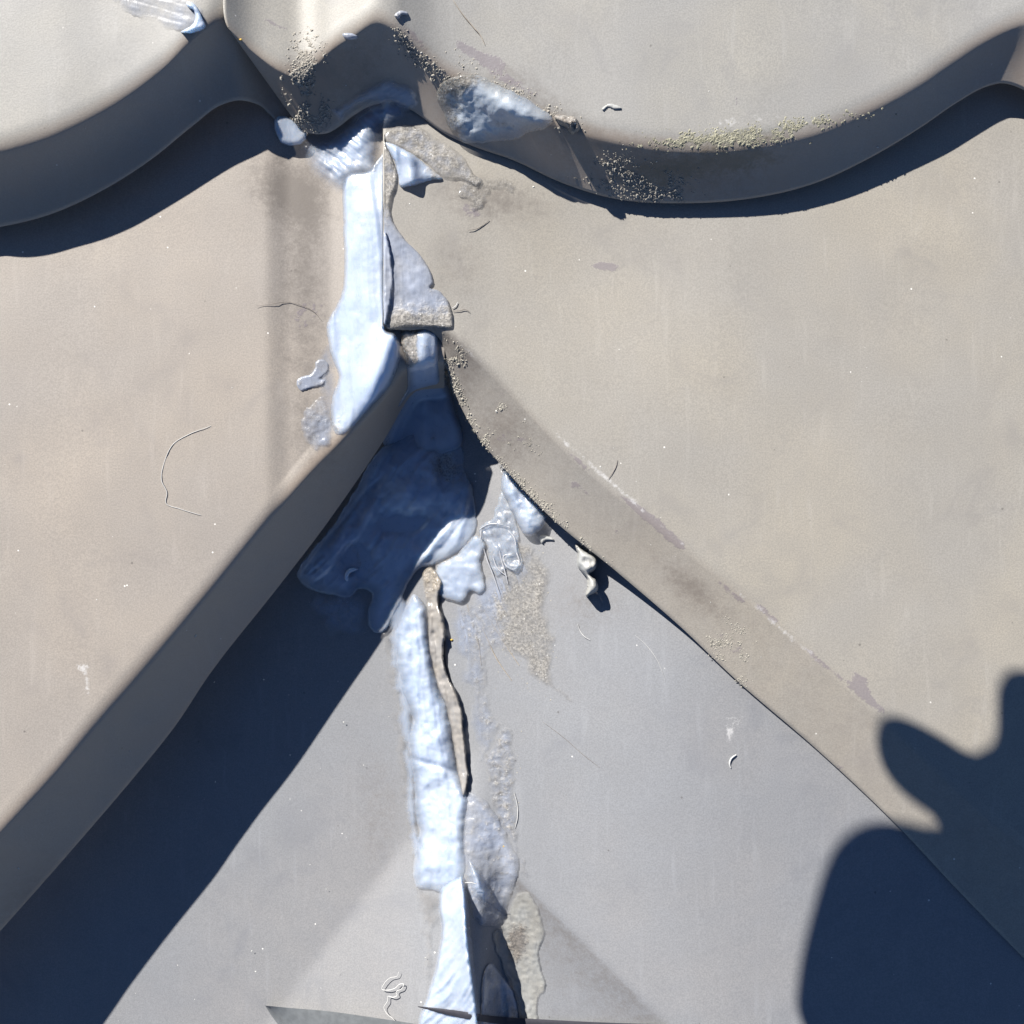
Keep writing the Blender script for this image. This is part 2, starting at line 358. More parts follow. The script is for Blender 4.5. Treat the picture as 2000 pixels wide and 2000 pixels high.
# lower course: two sheets, the right one lapped over the left
def zC(u, v):
    z = np.interp(u, [-700, 0, 400, 800, 950, 1200, 1350, 1500, 2700], [-350, -312, -272, -225, -178, -88, -52, -44, -42])
    z = z+0*v
    dl = ((u-751)*250+(v-1700)*190)/314.; dr = -((u-1013)*282-(v-1715)*287)/402.
    k = np.minimum(dl, dr); b = 0.13*np.log1p(np.exp(np.clip(k/9., -30, 30)))*9
    return z+np.minimum(b, 28)+fbm(u, v, 300, N2, 2)*1.5
# smooth the kinks of the base profile
_us = np.linspace(-700, 2700, 681)
_zs = np.interp(_us, [-700, 0, 400, 800, 950, 1200, 1350, 1500, 2700], [-350, -312, -272, -225, -178, -88, -52, -44, -42])
_k = np.hanning(61); _k /= _k.sum(); _zs = np.convolve(np.pad(_zs, 30, mode='edge'), _k, 'valid')
def zC(u, v):
    z = np.interp(u, _us, _zs)
    dl = ((u-751)*250+(v-1700)*190)/314.; dr = ((v-1715)*287-(u-1013)*282)/402.
    b = 0.30*np.log1p(np.exp(np.clip(dl/4., -30, 60)))*4
    b = np.minimum(b, 75)*smooth(-u, -990, -900)
    g = 0.50*np.log1p(np.exp(np.clip(dr/4., -30, 60)))*4
    g = 55*(1-np.exp(-g/55.))*smooth(u, 930, 1000)*smooth(v, 1680, 1740)
    return z+b-g+fbm(u, v, 300, N2, 2)*1.5
seam_v = np.array([200, 1100, 1180, 1300, 1450, 1560, 1700, 1800, 1900, 2000, 2700.])
seam_u = np.array([850, 850, 858, 872, 900, 908, 902, 910, 922, 935, 980.])
def mC(u, v, A):
    A['rub'] += .42*gauss(u, v, 745, 1400, 14, 160, -4)+.6*gauss(u, v, 1432, 1410, 26, 30)+.5*gauss(u, v, 1425, 1445, 12, 20)+.5*gauss(u, v, 1360, 1290, 16, 12)+.4*gauss(u, v, 1470, 1370, 20, 14, 30)
    A['dirt_shade'] += .3*gauss(u, v, 740, 1580, 60, 160)+.22*gauss(u, v, 1190, 1180, 60, 50)+.25*gauss(u, v, 1120, 1180, 60, 80)
    A['scrape'] += .25*gauss(u, v, 1200, 1250, 60, 20, 20)
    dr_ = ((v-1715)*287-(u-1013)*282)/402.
    A['dirt_shade'] += .46*smooth(dr_, -3, 6)*np.exp(-np.maximum(dr_, 0)/110.)*smooth(u, 930, 1000)*smooth(-u, -1400, -1200)  # paints the shaded inner side of the right crease into the colour
def lower(name, label, left):
    nu, nv = 230, 330
    v = np.linspace(250, 2700, nv); su = np.interp(v, seam_v, seam_u)
    if left: G = np.stack([np.linspace(-700, x+60, nu) for x in su])
    else: G = np.stack([np.linspace(x, 2700, nu) for x in su])
    V = np.repeat(v[:, None], nu, 1); Z = zC(G, V)-(8 if left else 0)
    if not left:
        s = G[:, :1].copy(); G = np.concatenate([s, G], 1); V = np.concatenate([V[:, :1], V], 1); Z = np.concatenate([Z[:, :1]-7, Z], 1); nu += 1
    P = W(G, V, Z); idx = np.arange(nu*nv).reshape(nv, nu)
    f = np.stack([idx[:-1, :-1], idx[1:, :-1], idx[1:, 1:], idx[:-1, 1:]], -1).reshape(-1, 4)
    A = {k: np.zeros_like(G) for k in ('dirt_shade', 'scrape', 'rub', 'algae', 'dust')}; mC(G, V, A)
    root = empty(name, 500 if left else 1300, 1700, -200, label, 'roof tile')
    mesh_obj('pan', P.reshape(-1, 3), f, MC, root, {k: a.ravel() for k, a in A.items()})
    return root
lower('metal_roof_tile', 'left grey metal tile of the lower course, crossed by the long diagonal shadow', True)
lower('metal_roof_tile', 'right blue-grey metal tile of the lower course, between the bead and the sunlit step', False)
gu, gv = np.meshgrid(GU0+GS*np.arange(GN), GV0+GS*np.arange(GN))
zlayers['C'] = zC(gu, gv)
# boarding below the tiles and the ground far below, seen only past the tiles
wood = plain('weathered_board', (.22, .17, .12), .8, .4, 40)
def slab(name, half, z, mat):
    o = mesh_obj(name, [(-half, -half, z), (half, -half, z), (half, half, z), (-half, half, z)], [[0, 1, 2, 3]], mat, smooth_=False)
    return tag(o, None, None, kind='structure')
slab('roof_boarding', 1.6, -.06, wood)
slab('ground', 300., -3.2, plain('ground_soil', (.12, .11, .07), .9, .5, 2))

def blur(M, r):
    k = max(1, int(r/GS)); K = np.hanning(2*k+3)[1:-1]; K /= K.sum()
    P = np.pad(M, k, mode='edge')
    P = np.apply_along_axis(lambda a: np.convolve(a, K, 'valid'), 1, P)
    return np.apply_along_axis(lambda a: np.convolve(a, K, 'valid'), 0, P)
_cache = {}
def surf(layers='ALL', r=0):
    key = (layers, r)
    if key not in _cache:
        names = list(zlayers) if layers == 'ALL' else layers.split('+')
        M = zlayers['C'].copy() if 'C' in names else np.full((GN, GN), -400.)
        for k in names: M = np.maximum(M, zlayers[k])
        _cache[key] = blur(M, r) if r else M
    M = _cache[key]
    def q(u, v):
        x = np.clip((np.asarray(u, float)-GU0)/GS, 0, GN-1.001); y = np.clip((np.asarray(v, float)-GV0)/GS, 0, GN-1.001)
        i = x.astype(int); j = y.astype(int); fx = x-i; fy = y-j
        return (M[j, i]*(1-fx)+M[j, i+1]*fx)*(1-fy)+(M[j+1, i]*(1-fx)+M[j+1, i+1]*fx)*fy
    return q
topz = surf('ALL')

# ------------------------------------------------------------------ smeared and beaded sealant
def closed_curve(poly, step=3., rag=0., seed=0):
    P = np.asarray(poly, float); n = len(P); out = []
    for i in range(n):
        p0, p1, p2, p3 = P[i-1], P[i], P[(i+1) % n], P[(i+2) % n]
        m = max(2, int(np.linalg.norm(p2-p1)/step))
        t = (np.arange(m)/m)[:, None]
        out.append(.5*((2*p1)+(-p0+p2)*t+(2*p0-5*p1+4*p2-p3)*t**2+(-p0+3*p1-3*p2+p3)*t**3)*1.0)
    Q = np.concatenate(out)
    if rag:
        d = np.roll(Q, -1, 0)-np.roll(Q, 1, 0); d /= np.maximum(np.linalg.norm(d, axis=1, keepdims=True), 1e-6)
        nn = np.stack([-d[:, 1], d[:, 0]], 1)
        s = fbm(Q[:, 0]+seed*31, Q[:, 1], 14, N3, 3)
        Q = Q+nn*(s*rag)[:, None]
    return Q
def inside(px, py, Q):
    c = np.zeros(px.shape, bool); x0, y0 = Q[:, 0], Q[:, 1]; x1, y1 = np.roll(x0, -1), np.roll(y0, -1)
    for a, b, c1, d in zip(x0, y0, x1, y1):
        if b == d: continue
        t = (b > py) != (d > py)
        c ^= t & (px < (c1-a)*(py-b)/(d-b)+a)
    return c
def nearest(px, py, Q):
    A = Q; B = np.roll(Q, -1, 0)-A; L = (B**2).sum(1)+1e-9
    best = np.full(px.shape, 1e9); bx = np.zeros(px.shape); by = np.zeros(px.shape)
    for (ax, ay), (vx, vy), l in zip(A, B, L):
        t = np.clip(((px-ax)*vx+(py-ay)*vy)/l, 0, 1); qx = ax+t*vx; qy = ay+t*vy
        d = (px-qx)**2+(py-qy)**2; m = d < best
        best = np.where(m, d, best); bx = np.where(m, qx, bx); by = np.where(m, qy, by)
    return np.sqrt(best), bx, by
SID = [0]
def goo(name, label, poly, mat, thick=10, ew=10, rag=1.5, lump=(0, 60), stroke=None, base=None, hf=None, opac=1., oedge=None,
        grit=0., grit_shade_f=None, step=2.6, cat='sealant', group=None, rim=0., lift=0., parent=None, fine=0., pw=.5):
    """one smear / bead of sealant: a closed outline filled with a finely meshed, thickness-modelled skin"""
    SID[0] += 1; sd = SID[0]
    base = base or topz
    Q = closed_curve(poly, 3., rag, sd)
    u0, v0 = Q.min(0)-step*2; u1, v1 = Q.max(0)+step*2
    U, V = np.meshgrid(np.arange(u0, u1, step), np.arange(v0, v1, step))
    ins = inside(U, V, Q); dist, bx, by = nearest(U, V, Q)
    near = ~ins & (dist < step*.95)
    keep = ins | near
    quad = keep[:-1, :-1] & keep[1:, :-1] & keep[1:, 1:] & keep[:-1, 1:] & (ins[:-1, :-1] | ins[1:, :-1] | ins[1:, 1:] | ins[:-1, 1:])
    snap = near | (ins & (dist < step*.30))
    U = np.where(snap, bx, U); V = np.where(snap, by, V); d = np.where(snap, 0, dist)
    x = np.clip(d/ew, 0, 1); prof = np.maximum(0, 1-(1-x)**2)**pw
    h = hf(U, V, d, prof)*1.0 if hf else thick*prof
    if rim: h = h+rim*np.exp(-((d-3.5)/2.6)**2)*(.6+.5*fbm(U, V, 25, N3, 2))
    if lump[0]: h = h+lump[0]*fbm(U+sd*97, V+sd*13, lump[1], N1, 3)*x
    if stroke:
        ang, amp, ls, ss = stroke; a = math.radians(ang)
        p = U*math.cos(a)+V*math.sin(a); q = -U*math.sin(a)+V*math.cos(a)
        q = q+8*fbm(U, V, 90, N3, 2)
        s = N2(p/ls+sd, q/ss)+.6*N3(p/(ls*.6), q/(ss*.45)+sd*3)
        h = h+amp*s*x
    if fine: h = h+fine*fbm(U, V, 7, N3, 2)*x
    h = np.maximum(h, 0)
    Z = base(U, V)+np.where(snap, -2.0, .8+h)+lift*np.where(snap, 0, 1)
    oe = opac if oedge is None else oedge
    O = oe+(opac-oe)*smooth(d, 0, ew*1.2)
    g = np.full(U.shape, float(grit)) if grit_shade_f is None else grit_shade_f(U, V, d)
    idx = -np.ones(U.shape, int); used = np.zeros(U.shape, bool)
    for sl in ((slice(None, -1), slice(None, -1)), (slice(1, None), slice(None, -1)), (slice(1, None), slice(1, None)), (slice(None, -1), slice(1, None))):
        used[sl] |= quad
    idx[used] = np.arange(used.sum())
    f = np.stack([idx[:-1, :-1], idx[1:, :-1], idx[1:, 1:], idx[:-1, 1:]], -1)[quad]
    P = W(U, V, Z)[used]
    ctr = P.mean(0) if parent is None else None
    o = mesh_obj(name, P-(ctr if ctr is not None else 0), f, mat, parent, {'opac': O[used], 'grit': g[used]})
    if ctr is not None:
        o.location = ctr.tolist(); tag(o, label, cat, group)
    elif label: o['label'] = label
    return o

sB = surf('C+BL+BR'); sStep = surf('C+BL', 30); sStep2 = surf('C+BL', 20); sC = surf('C'); sA = surf('AL+AR+BL+BR+C')
sArim = surf('ALL', 14)
# thin films first
goo('sealant_film', 'faint clear film wiped over the upper tile left of the curl', [(200, -20), (300, -25), (375, -5), (392, 12), (400, 35), (396, 50), (360, 60), (320, 55), (280, 40), (230, 15)], SILT, 1.5, 14, rag=3, opac=.32, oedge=.02, grit=.1, stroke=(10, .8, 80, 7))
goo('sealant_film', 'brown dusty film sloping from the fold towards the upper step, beside the folded gusset', [(752, 262), (775, 246), (812, 246), (850, 266), (884, 287), (908, 310), (926, 338), (944, 352), (930, 366), (902, 352), (866, 347), (830, 318), (790, 292), (752, 276)], SILT, 3.5, 10, rag=1.5, opac=.6, oedge=.3, grit=.62, rim=1.2, lump=(2, 40), base=surf('BR+BL+C'))
goo('sealant_film', 'ragged dusty smear below the tip of the brown film on the right middle tile', [(900, 350), (935, 345), (985, 345), (1010, 362), (1005, 378), (965, 372), (950, 395), (930, 408), (910, 392), (893, 370)], SILT, 1.5, 8, rag=6, opac=.3, oedge=.1, grit=.7, fine=1)
goo('sealant_film', 'grey skin of sealant with two rounded lobes right of the cut fold',
    [(749, 272), (757, 290), (768, 312), (776, 335), (774, 362), (766, 385), (764, 418), (776, 445), (792, 468), (818, 494), (838, 524), (847, 552), (842, 562), (858, 568), (874, 585), (883, 610), (884, 640), (860, 640), (800, 638), (749, 637), (748.5, 500), (748.5, 380)],
    SILT, 4.5, 7, rag=.8, opac=.75, oedge=.55, grit=.0, rim=.8, lump=(2.2, 50), stroke=(70, .6, 90, 14), fine=.3,
    grit_shade_f=lambda U, V, d: .62*smooth(V, 560, 640)+.12+.4*smooth(-V, -440, -380)+.2*smooth(-d, -18, -4))
goo('sealant_film', 'pale inner leaf of sealant pressed against the right side of the vertical cut edge', [(749, 455), (760, 475), (766, 520), (768, 550), (764, 580), (762, 600), (756, 628), (749, 636), (749, 560)], SILT, 4, 5, rag=1., opac=.9, grit=.1, lift=6, rim=2, lump=(2, 30))
goo('sealant_gusset', 'glossy triangular web of clear sealant pointing right from the top of the fold', [(752, 277), (776, 284), (806, 300), (836, 324), (866, 349), (842, 353), (812, 362), (782, 366), (778, 345), (771, 318), (758, 294)], SIL, 12, 12, rag=.8, opac=.85, oedge=.8, hf=lambda U, V, d, p: 6*p+15*np.exp(-((U-800-(V-320)*.15)/16)**2)*p+10*np.exp(-((U-772)/8)**2)*p, lump=(2, 25),
    grit_shade_f=lambda U, V, d: .5*smooth(U, 812, 850))
# the blob on the upper step
goo('sealant_blob', 'milky grey blob of sealant stuck to the upper step, right of the fold', [(858, 168), (880, 150), (925, 145), (965, 160), (1005, 180), (1036, 197), (1058, 212), (1078, 228), (1079, 240), (1064, 252), (1035, 258), (1008, 272), (965, 277), (916, 282), (892, 270), (876, 248), (862, 212), (852, 190)], SILG, 20, 26, rag=1.5, fine=.7, opac=1., oedge=.4, base=sArim,
    hf=lambda U, V, d, p: 10*p+16*gauss(U, V, 1010, 225, 60, 26, 20)*p, lump=(4, 38), rim=2.5,
    grit_shade_f=lambda U, V, d: .6*smooth(-U, -940, -880)+.6*gauss(U, V, 985, 245, 26, 12, 20)+.5*smooth(-V, -190, -160))
goo('sealant_lump', 'small dirty torn lump of sealant on the upper step, right of the milky blob', [(1082, 226), (1100, 224), (1118, 228), (1132, 242), (1130, 256), (1114, 262), (1104, 250), (1090, 238)], CRUST, 22, 9, rag=2.5, base=sArim, grit=.6, lump=(6, 9), fine=3)
# curl at the top left
goo('sealant_curl', 'small bright curled lip of sealant at the top edge, on the left upper tile', [(364, 4), (378, 6), (390, 20), (396, 36), (402, 52), (388, 62), (366, 66), (352, 62), (370, 52), (380, 38), (378, 22), (366, 14)], SIL, 11, 6, rag=.8, lump=(2, 12))
_b1 = surf('C+BL+BR', 10); _b2 = surf('C+BL+BR+AR', 12)
def fan_base(u, v):
    w = smooth(u, 672, 700)*smooth(-v, -262, -225); return _b1(u, v)*(1-w)+(_b2(u, v)+5)*w
# fan + main bead down the fold
goo('sealant_fan', 'milky fan of sealant spread below the upper tongue at the head of the bead', [(583, 292), (590, 268), (628, 262), (665, 240), (695, 212), (722, 190), (752, 178), (782, 186), (800, 206), (802, 236), (776, 246), (752, 262), (748, 300), (746, 345), (700, 360), (670, 384), (645, 376), (620, 356), (600, 330)],
    SIL, 14, 46, rag=2.5, base=fan_base, oedge=.0, opac=.92, pw=1.3, fine=.8, lump=(5, 40), stroke=(35, 2.2, 60, 6), hf=lambda U, V, d, p: 12*p+14*smooth(U, 690, 745)*p*smooth(V, 220, 300))
goo('sealant_dab', 'small blue shaded dab of sealant closing the gap left of the dark tongue', [(536, 232), (560, 225), (585, 248), (600, 262), (590, 280), (560, 284), (542, 270)], SIL, 10, 12, base=surf('C+BL', 8), opac=.7, lift=10)
def bead1(U, V, d, p):
    x = smooth(U, 660, 738); end = smooth(V, 835, 720)
    hgt = 2+20*x*(.35+.65*smooth(V, 300, 420))
    roll = 26*np.exp(-((U-752-(V-690)*-.35)/26)**2)*smooth(V, 560, 660)*smooth(-V, -840, -740)
    pp = np.where((U > 728) & (V < 640), 1., p)
    sh = smooth(750-U+np.where(V > 636, 60, 0), -1, 2)
    return (hgt*end*pp+roll*p)*sh
goo('sealant_bead', 'broad glossy white bead of sealant running down the vertical fold in the middle course',
    [(672, 345), (669, 430), (671, 500), (669, 560), (657, 594), (642, 622), (636, 645), (645, 692), (660, 736), (648, 772), (645, 806), (650, 842), (666, 852), (690, 834), (724, 798), (760, 758), (779, 716), (784, 676), (772, 651), (754, 641), (754, 600), (754, 500), (754, 400), (754, 300), (720, 330)],
    SIL, 24, 10, rag=.8, base=surf('BL+C', 14), hf=bead1, opac=1., oedge=.3, lump=(1.5, 50), stroke=(86, 2.4, 260, 17), rim=.5, fine=.15, pw=1.,
    grit_shade_f=lambda U, V, d: .45*smooth(V, 770, 850)*smooth(-U, -690, -660))
goo('sealant_film', 'torn thin chip of dried sealant on the left tile, left of the bead foot', [(584, 737), (606, 730), (614, 718), (616, 706), (632, 700), (642, 712), (640, 728), (622, 742), (636, 740), (632, 752), (606, 760), (588, 764), (578, 752)], SILT, 1.8, 5, rag=1.2, opac=.6, grit=.3, rim=.6)
goo('sealant_film', 'scuffed patch of dried sealant low on the left tile, just above its shaded step', [(600, 790), (625, 775), (640, 790), (650, 840), (640, 870), (615, 880), (598, 860), (590, 820)], SILT, 1.5, 8, rag=7, opac=.4, oedge=.1, grit=.3, fine=1.5)
# mouth of the fold, apron and the shaded mass below
goo('sealant_plug', 'frosted plug of sealant in the notch below the cut fold, half in shadow', [(786, 642), (820, 641), (858, 644), (864, 690), (872, 740), (890, 800), (905, 850), (890, 880), (820, 890), (760, 880), (748, 850), (778, 790), (796, 752), (790, 700), (782, 670)], SIL, 8, 16, base=sStep2, rag=1, lump=(3, 50), oedge=.45,
    grit_shade_f=lambda U, V, d: .75*smooth(-V, -730, -700)*(smooth(-U, -822, -806)+.4), hf=lambda U, V, d, p: 10*p+8*np.exp(-((U-828)/16)**2)*p)
def mass(U, V, d, p):
    h = 9*p+20*gauss(U, V, 800, 930, 50, 90, -20)*p+3*gauss(U, V, 895, 1010, 34, 50)*p+14*gauss(U, V, 640, 1080, 60, 28, -45)*p+3*gauss(U, V, 765, 1150, 22, 60, 15)*p
    h = h+9*np.exp(-((U-905+(V-1000)*.2)/9)**2)*gauss(U, V, 905, 960, 60, 90)*p+8*np.exp(-((U+V*.8-1700)/10)**2)*p*gauss(U, V, 820, 1080, 120, 90)
    return h-26*gauss(U, V, 880, 900, 26, 40)*p-24*gauss(U, V, 700, 1090, 26, 40, -20)*p-16*gauss(U, V, 790, 1020, 60, 22, -10)*p-3*smooth(U+V, 1880, 1950)*p
goo('sealant_mass', 'large lumpy mass of sealant lying in blue shadow under the notch',
    [(770, 862), (800, 846), (850, 832), (886, 848), (906, 880), (909, 918), (922, 950), (929, 998), (930, 1032), (916, 1062), (885, 1086), (850, 1102), (818, 1112), (798, 1140), (778, 1190), (746, 1236), (722, 1226), (720, 1190), (727, 1160), (702, 1152), (680, 1168), (640, 1162), (602, 1150), (582, 1132), (584, 1108), (604, 1080), (642, 1036), (690, 962), (722, 905), (746, 876)],
    SIL, 24, 26, rag=1.5, base=sStep, hf=mass, lump=(6, 42), stroke=(-50, 3.0, 110, 12), oedge=.45, fine=.5, rim=1.5,
    grit_shade_f=lambda U, V, d: np.clip(-.02+.35*fbm(U, V, 70, N3, 3)+.5*gauss(U, V, 700, 1090, 30, 50, -20)+.5*gauss(U, V, 880, 905, 30, 40)+.35*gauss(U, V, 790, 1020, 70, 18, -12), 0, .9))  # random patches plus shade painted into the hollows so the relief shows
goo('sealant_curl', 'tiny pale hooked curl standing in the shaded sealant mass', [(672, 1130), (676, 1114), (690, 1108), (702, 1112), (692, 1116), (682, 1122), (680, 1136)], SIL, 8, 3, rag=.3, base=sStep, lift=22)
goo('sealant_smear', 'shaded blue smear of sealant trailing left below the lumpy mass', [(620, 1150), (660, 1160), (700, 1160), (722, 1190), (720, 1230), (690, 1250), (650, 1240), (625, 1210), (600, 1180)], SILT, 4, 20, rag=5, base=sC, opac=.5, oedge=.05, stroke=(-35, 1.5, 90, 7))
goo('sealant_tongue', 'glossy clear tongue of sealant squeezed out below the right step edge', [(984, 916), (1006, 938), (1036, 968), (1064, 1000), (1068, 1014), (1058, 1034), (1040, 1046), (1020, 1042), (1006, 1014), (992, 984), (978, 952)], SIL, 22, 18, rag=1.5, base=sC, lump=(6, 20), lift=10, oedge=.4, grit=.1, opac=.85, fine=.8)
goo('sealant_film', 'clear stringy film of sealant between the shaded mass and the glossy tongue', [(980, 958), (998, 990), (1012, 1030), (1016, 1070), (1022, 1104), (1010, 1122), (988, 1112), (974, 1130), (958, 1112), (950, 1072), (934, 1034), (962, 1006)], SIL, 6, 8, rag=3, base=sC, opac=.45, oedge=.3, fine=1., lump=(4, 18), stroke=(75, 2.5, 50, 7), grit=.3, rim=2.5)
goo('sealant_lobe', 'pale rounded lobe of sealant hanging below the mass, in sun', [(846, 1122), (862, 1098), (892, 1082), (926, 1044), (948, 1062), (942, 1100), (950, 1146), (938, 1162), (920, 1158), (912, 1172), (890, 1178), (868, 1172), (852, 1152)], SIL, 11, 14, rag=2, base=sC, opac=.8, oedge=.4, fine=.5, lump=(3, 30), grit_shade_f=lambda U, V, d: .35*smooth(-d, -8, -2)+.15, rim=2)
# smears over the lower right tile
goo('sealant_film', 'wide gritty smear of dried sealant with a pointed tail on the right lower tile', [(885, 1180), (930, 1168), (962, 1130), (1000, 1050), (1040, 1052), (1072, 1080), (1080, 1130), (1076, 1190), (1094, 1245), (1088, 1318), (1112, 1352), (1132, 1380), (1096, 1366), (1046, 1344), (1010, 1296), (985, 1290), (962, 1278), (955, 1330), (972, 1390), (985, 1420), (962, 1470), (940, 1500), (928, 1440), (905, 1330), (892, 1250)], SILT, 2.2, 22, rag=5, base=sC, opac=.5, oedge=-.15, stroke=(68, 1.6, 110, 6), grit_shade_f=lambda U, V, d: .42+.5*smooth(U, 960, 1020), fine=.8, rim=.4)
goo('sealant_film', 'scaly dried smear of sealant beside the lower end of the brown rib', [(942, 1490), (965, 1440), (985, 1405), (1002, 1440), (1012, 1500), (1006, 1560), (1014, 1620), (1026, 1680), (1034, 1712), (1012, 1704), (985, 1630), (960, 1590), (946, 1540)], SILT, 2.6, 14, rag=5, base=sC, opac=.5, oedge=-.1, grit=.5, fine=1.6, rim=.4)
goo('sealant_film', 'frosted blue-grey skin of sealant to the right of the lower bead', [(905, 1548), (935, 1552), (962, 1578), (985, 1618), (1004, 1656), (1016, 1686), (1008, 1722), (998, 1756), (985, 1796), (955, 1812), (925, 1792), (908, 1700), (900, 1630)], SILT, 5, 14, rag=2.2, base=sC, opac=.7, oedge=.25, grit=.36, lump=(4, 60), fine=.8)
goo('sealant_crust', 'cream flaky crust of old sealant at the right foot of the lower bead', [(1004, 1748), (1034, 1744), (1054, 1778), (1064, 1822), (1056, 1858), (1060, 1900), (1068, 1932), (1052, 1954), (1050, 2000), (1052, 2060), (1012, 2060), (1014, 1985), (1002, 1934), (976, 1884), (962, 1830), (985, 1800)], CRUST, 3.5, 6, rag=3, base=sC, opac=.65, oedge=.1, stroke=(78, 1.8, 60, 9), fine=1.3, rim=.6, grit_shade_f=lambda U, V, d: .15+.9*gauss(U, V, 1010, 1840, 18, 34))
goo('sealant_film', 'frosted skin of sealant at the bottom edge, right of the bead foot', [(962, 1880), (984, 1908), (1004, 1942), (1012, 1990), (1008, 2060), (945, 2060), (940, 1960), (944, 1900)], SILT, 7, 8, rag=1.2, base=sC, opac=.88, grit=.38, lump=(3, 40), rim=2)
goo('sealant_film', 'long tan stained film along the left side of the lower bead', [(740, 1238), (760, 1236), (776, 1290), (788, 1360), (798, 1440), (806, 1540), (812, 1640), (816, 1720), (860, 1745), (854, 1850), (838, 1906), (822, 1900), (818, 1830), (812, 1740), (798, 1640), (784, 1550), (768, 1470), (762, 1380), (752, 1300)], SILB, 2.0, 16, rag=7, base=sC, opac=.3, oedge=.0, stroke=(85, 1.2, 120, 6))
# lower bead, brown rib beside it, foot with a high ridge
def rib(U, V, d, p):
    c = np.interp(V, [1110, 1200, 1280, 1380, 1450, 1560], [846, 852, 858, 886, 898, 905]); return p*(8+13*smooth(U-c, -12, 12))
goo('sealant_rib', 'thin brown rib of hardened sealant standing along the right side of the lower bead', [(826, 1118), (842, 1108), (858, 1124), (864, 1142), (856, 1172), (866, 1206), (871, 1236), (866, 1270), (872, 1310), (890, 1350), (903, 1390), (908, 1440), (913, 1490), (916, 1520), (905, 1560), (895, 1524), (884, 1450), (872, 1388), (852, 1334), (838, 1270), (834, 1200), (828, 1150)], SILB, 28, 5, rag=1., base=sC, hf=rib, lump=(3.5, 22), stroke=(84, 3.0, 120, 5), fine=.8, oedge=.4, grit_shade_f=lambda U, V, d: .15+.5*smooth(-V, -1190, -1120))
def bead2(U, V, d, p):
    p = p*(.25+.75*smooth(-V, -1742, -1660))
    c = np.interp(V, [1160, 1300, 1450, 1600, 1740], [812, 815, 845, 862, 862])
    t = (U-c)
    return (11+9*np.sin(V/47.)*.4)*p+9*np.exp(-((t-12)/20)**2)*p+10*gauss(U, V, 842, 1448, 36, 44)*p+12*gauss(U, V, 830, 1700, 30, 40)*p-6*np.exp(-((V-1492-(U-840)*.3)/6)**2)*p-7*np.exp(-((U-815-(V-1640)*.45)/5)**2)*p*smooth(V, 1560, 1600)*smooth(-V, -1680, -1640)
goo('sealant_bead', 'long bright white bead of sealant down the seam of the lower course',
    [(803, 1164), (786, 1200), (772, 1238), (774, 1290), (784, 1350), (797, 1382), (806, 1408), (796, 1442), (802, 1480), (808, 1540), (812, 1590), (818, 1622), (810, 1660), (807, 1700), (812, 1732), (838, 1738), (866, 1742), (900, 1730), (909, 1690), (907, 1650), (912, 1600), (915, 1560), (902, 1530), (894, 1500), (884, 1440), (874, 1382), (856, 1334), (844, 1280), (838, 1232), (832, 1190), (820, 1166)],
    SIL, 20, 20, rag=2.2, base=sC, hf=bead2, lump=(4, 30), stroke=(82, 2.6, 190, 12), oedge=.35, fine=.5, pw=.8)
def foot(U, V, d, p):
    r = np.interp(V, [1700, 1760, 1850, 1950, 2060], [898, 902, 908, 922, 935])
    k = smooth(V, 1715, 1800)
    return (8*p+(16+40*k)*np.exp(-np.maximum(r-U, 0)/34.)*p)*smooth(r+7-U, -8, 4)+2*p
goo('sealant_bead', 'crumpled translucent foot of the bead at the bottom edge, with a high sharp ridge', [(812, 2060), (818, 1990), (836, 1935), (850, 1880), (860, 1820), (856, 1780), (858, 1738), (880, 1718), (905, 1712), (915, 1760), (920, 1820), (930, 1900), (942, 1990), (950, 2060)],
    SIL, 20, 10, rag=1.2, base=sC, hf=foot, stroke=(-50, 3.2, 60, 9), lump=(3, 40), opac=.92, oedge=.25, fine=.5, pw=.8)
goo('sealant_fin', 'small upright fin of clear sealant right of the bead, casting a spiked shadow', [(914, 1684), (934, 1692), (950, 1716), (962, 1748), (950, 1770), (930, 1764), (916, 1734)], SIL, 26, 22, rag=3, opac=.8, oedge=.2, pw=1.6, base=sC, lump=(3, 14))
goo('sealant_drip', 'cream crusty drip hanging from the right step edge over the lower tile', [(1124, 1064), (1148, 1078), (1166, 1092), (1164, 1110), (1152, 1122), (1166, 1132), (1169, 1150), (1156, 1162), (1144, 1166), (1147, 1132), (1136, 1118), (1126, 1104), (1127, 1084)], CRUST, 26, 10, rag=1.8, base=sC, lift=22, lump=(4, 12), fine=1.5, grit=.15)
goo('sealant_drip', 'small spidery cream drip on the lower tile below the glossy tongue', [(1052, 1048), (1064, 1044), (1086, 1056), (1066, 1056), (1060, 1064), (1054, 1058)], CRUST, 5, 3, rag=.6, base=sC)
goo('sealant_chip', 'small cream chip stuck on the upper right tile above the step', [(1174, 212), (1188, 202), (1204, 204), (1216, 212), (1200, 216), (1188, 211), (1180, 217)], CRUST, 2.2, 3, rag=1.5)
goo('sealant_chip', 'tiny torn grey flake at the top of the notch in the upper course', [(770, 30), (782, 20), (797, 24), (796, 30), (785, 29), (778, 38)], SILT, 4, 3, rag=1., opac=.9, grit=.4)
goo('sealant_chip', 'small clear flake stuck on the sharp shadow line of the dark tongue', [(668, 66), (685, 64), (700, 72), (690, 78), (674, 76)], SILT, 4, 4, rag=1., opac=.7)

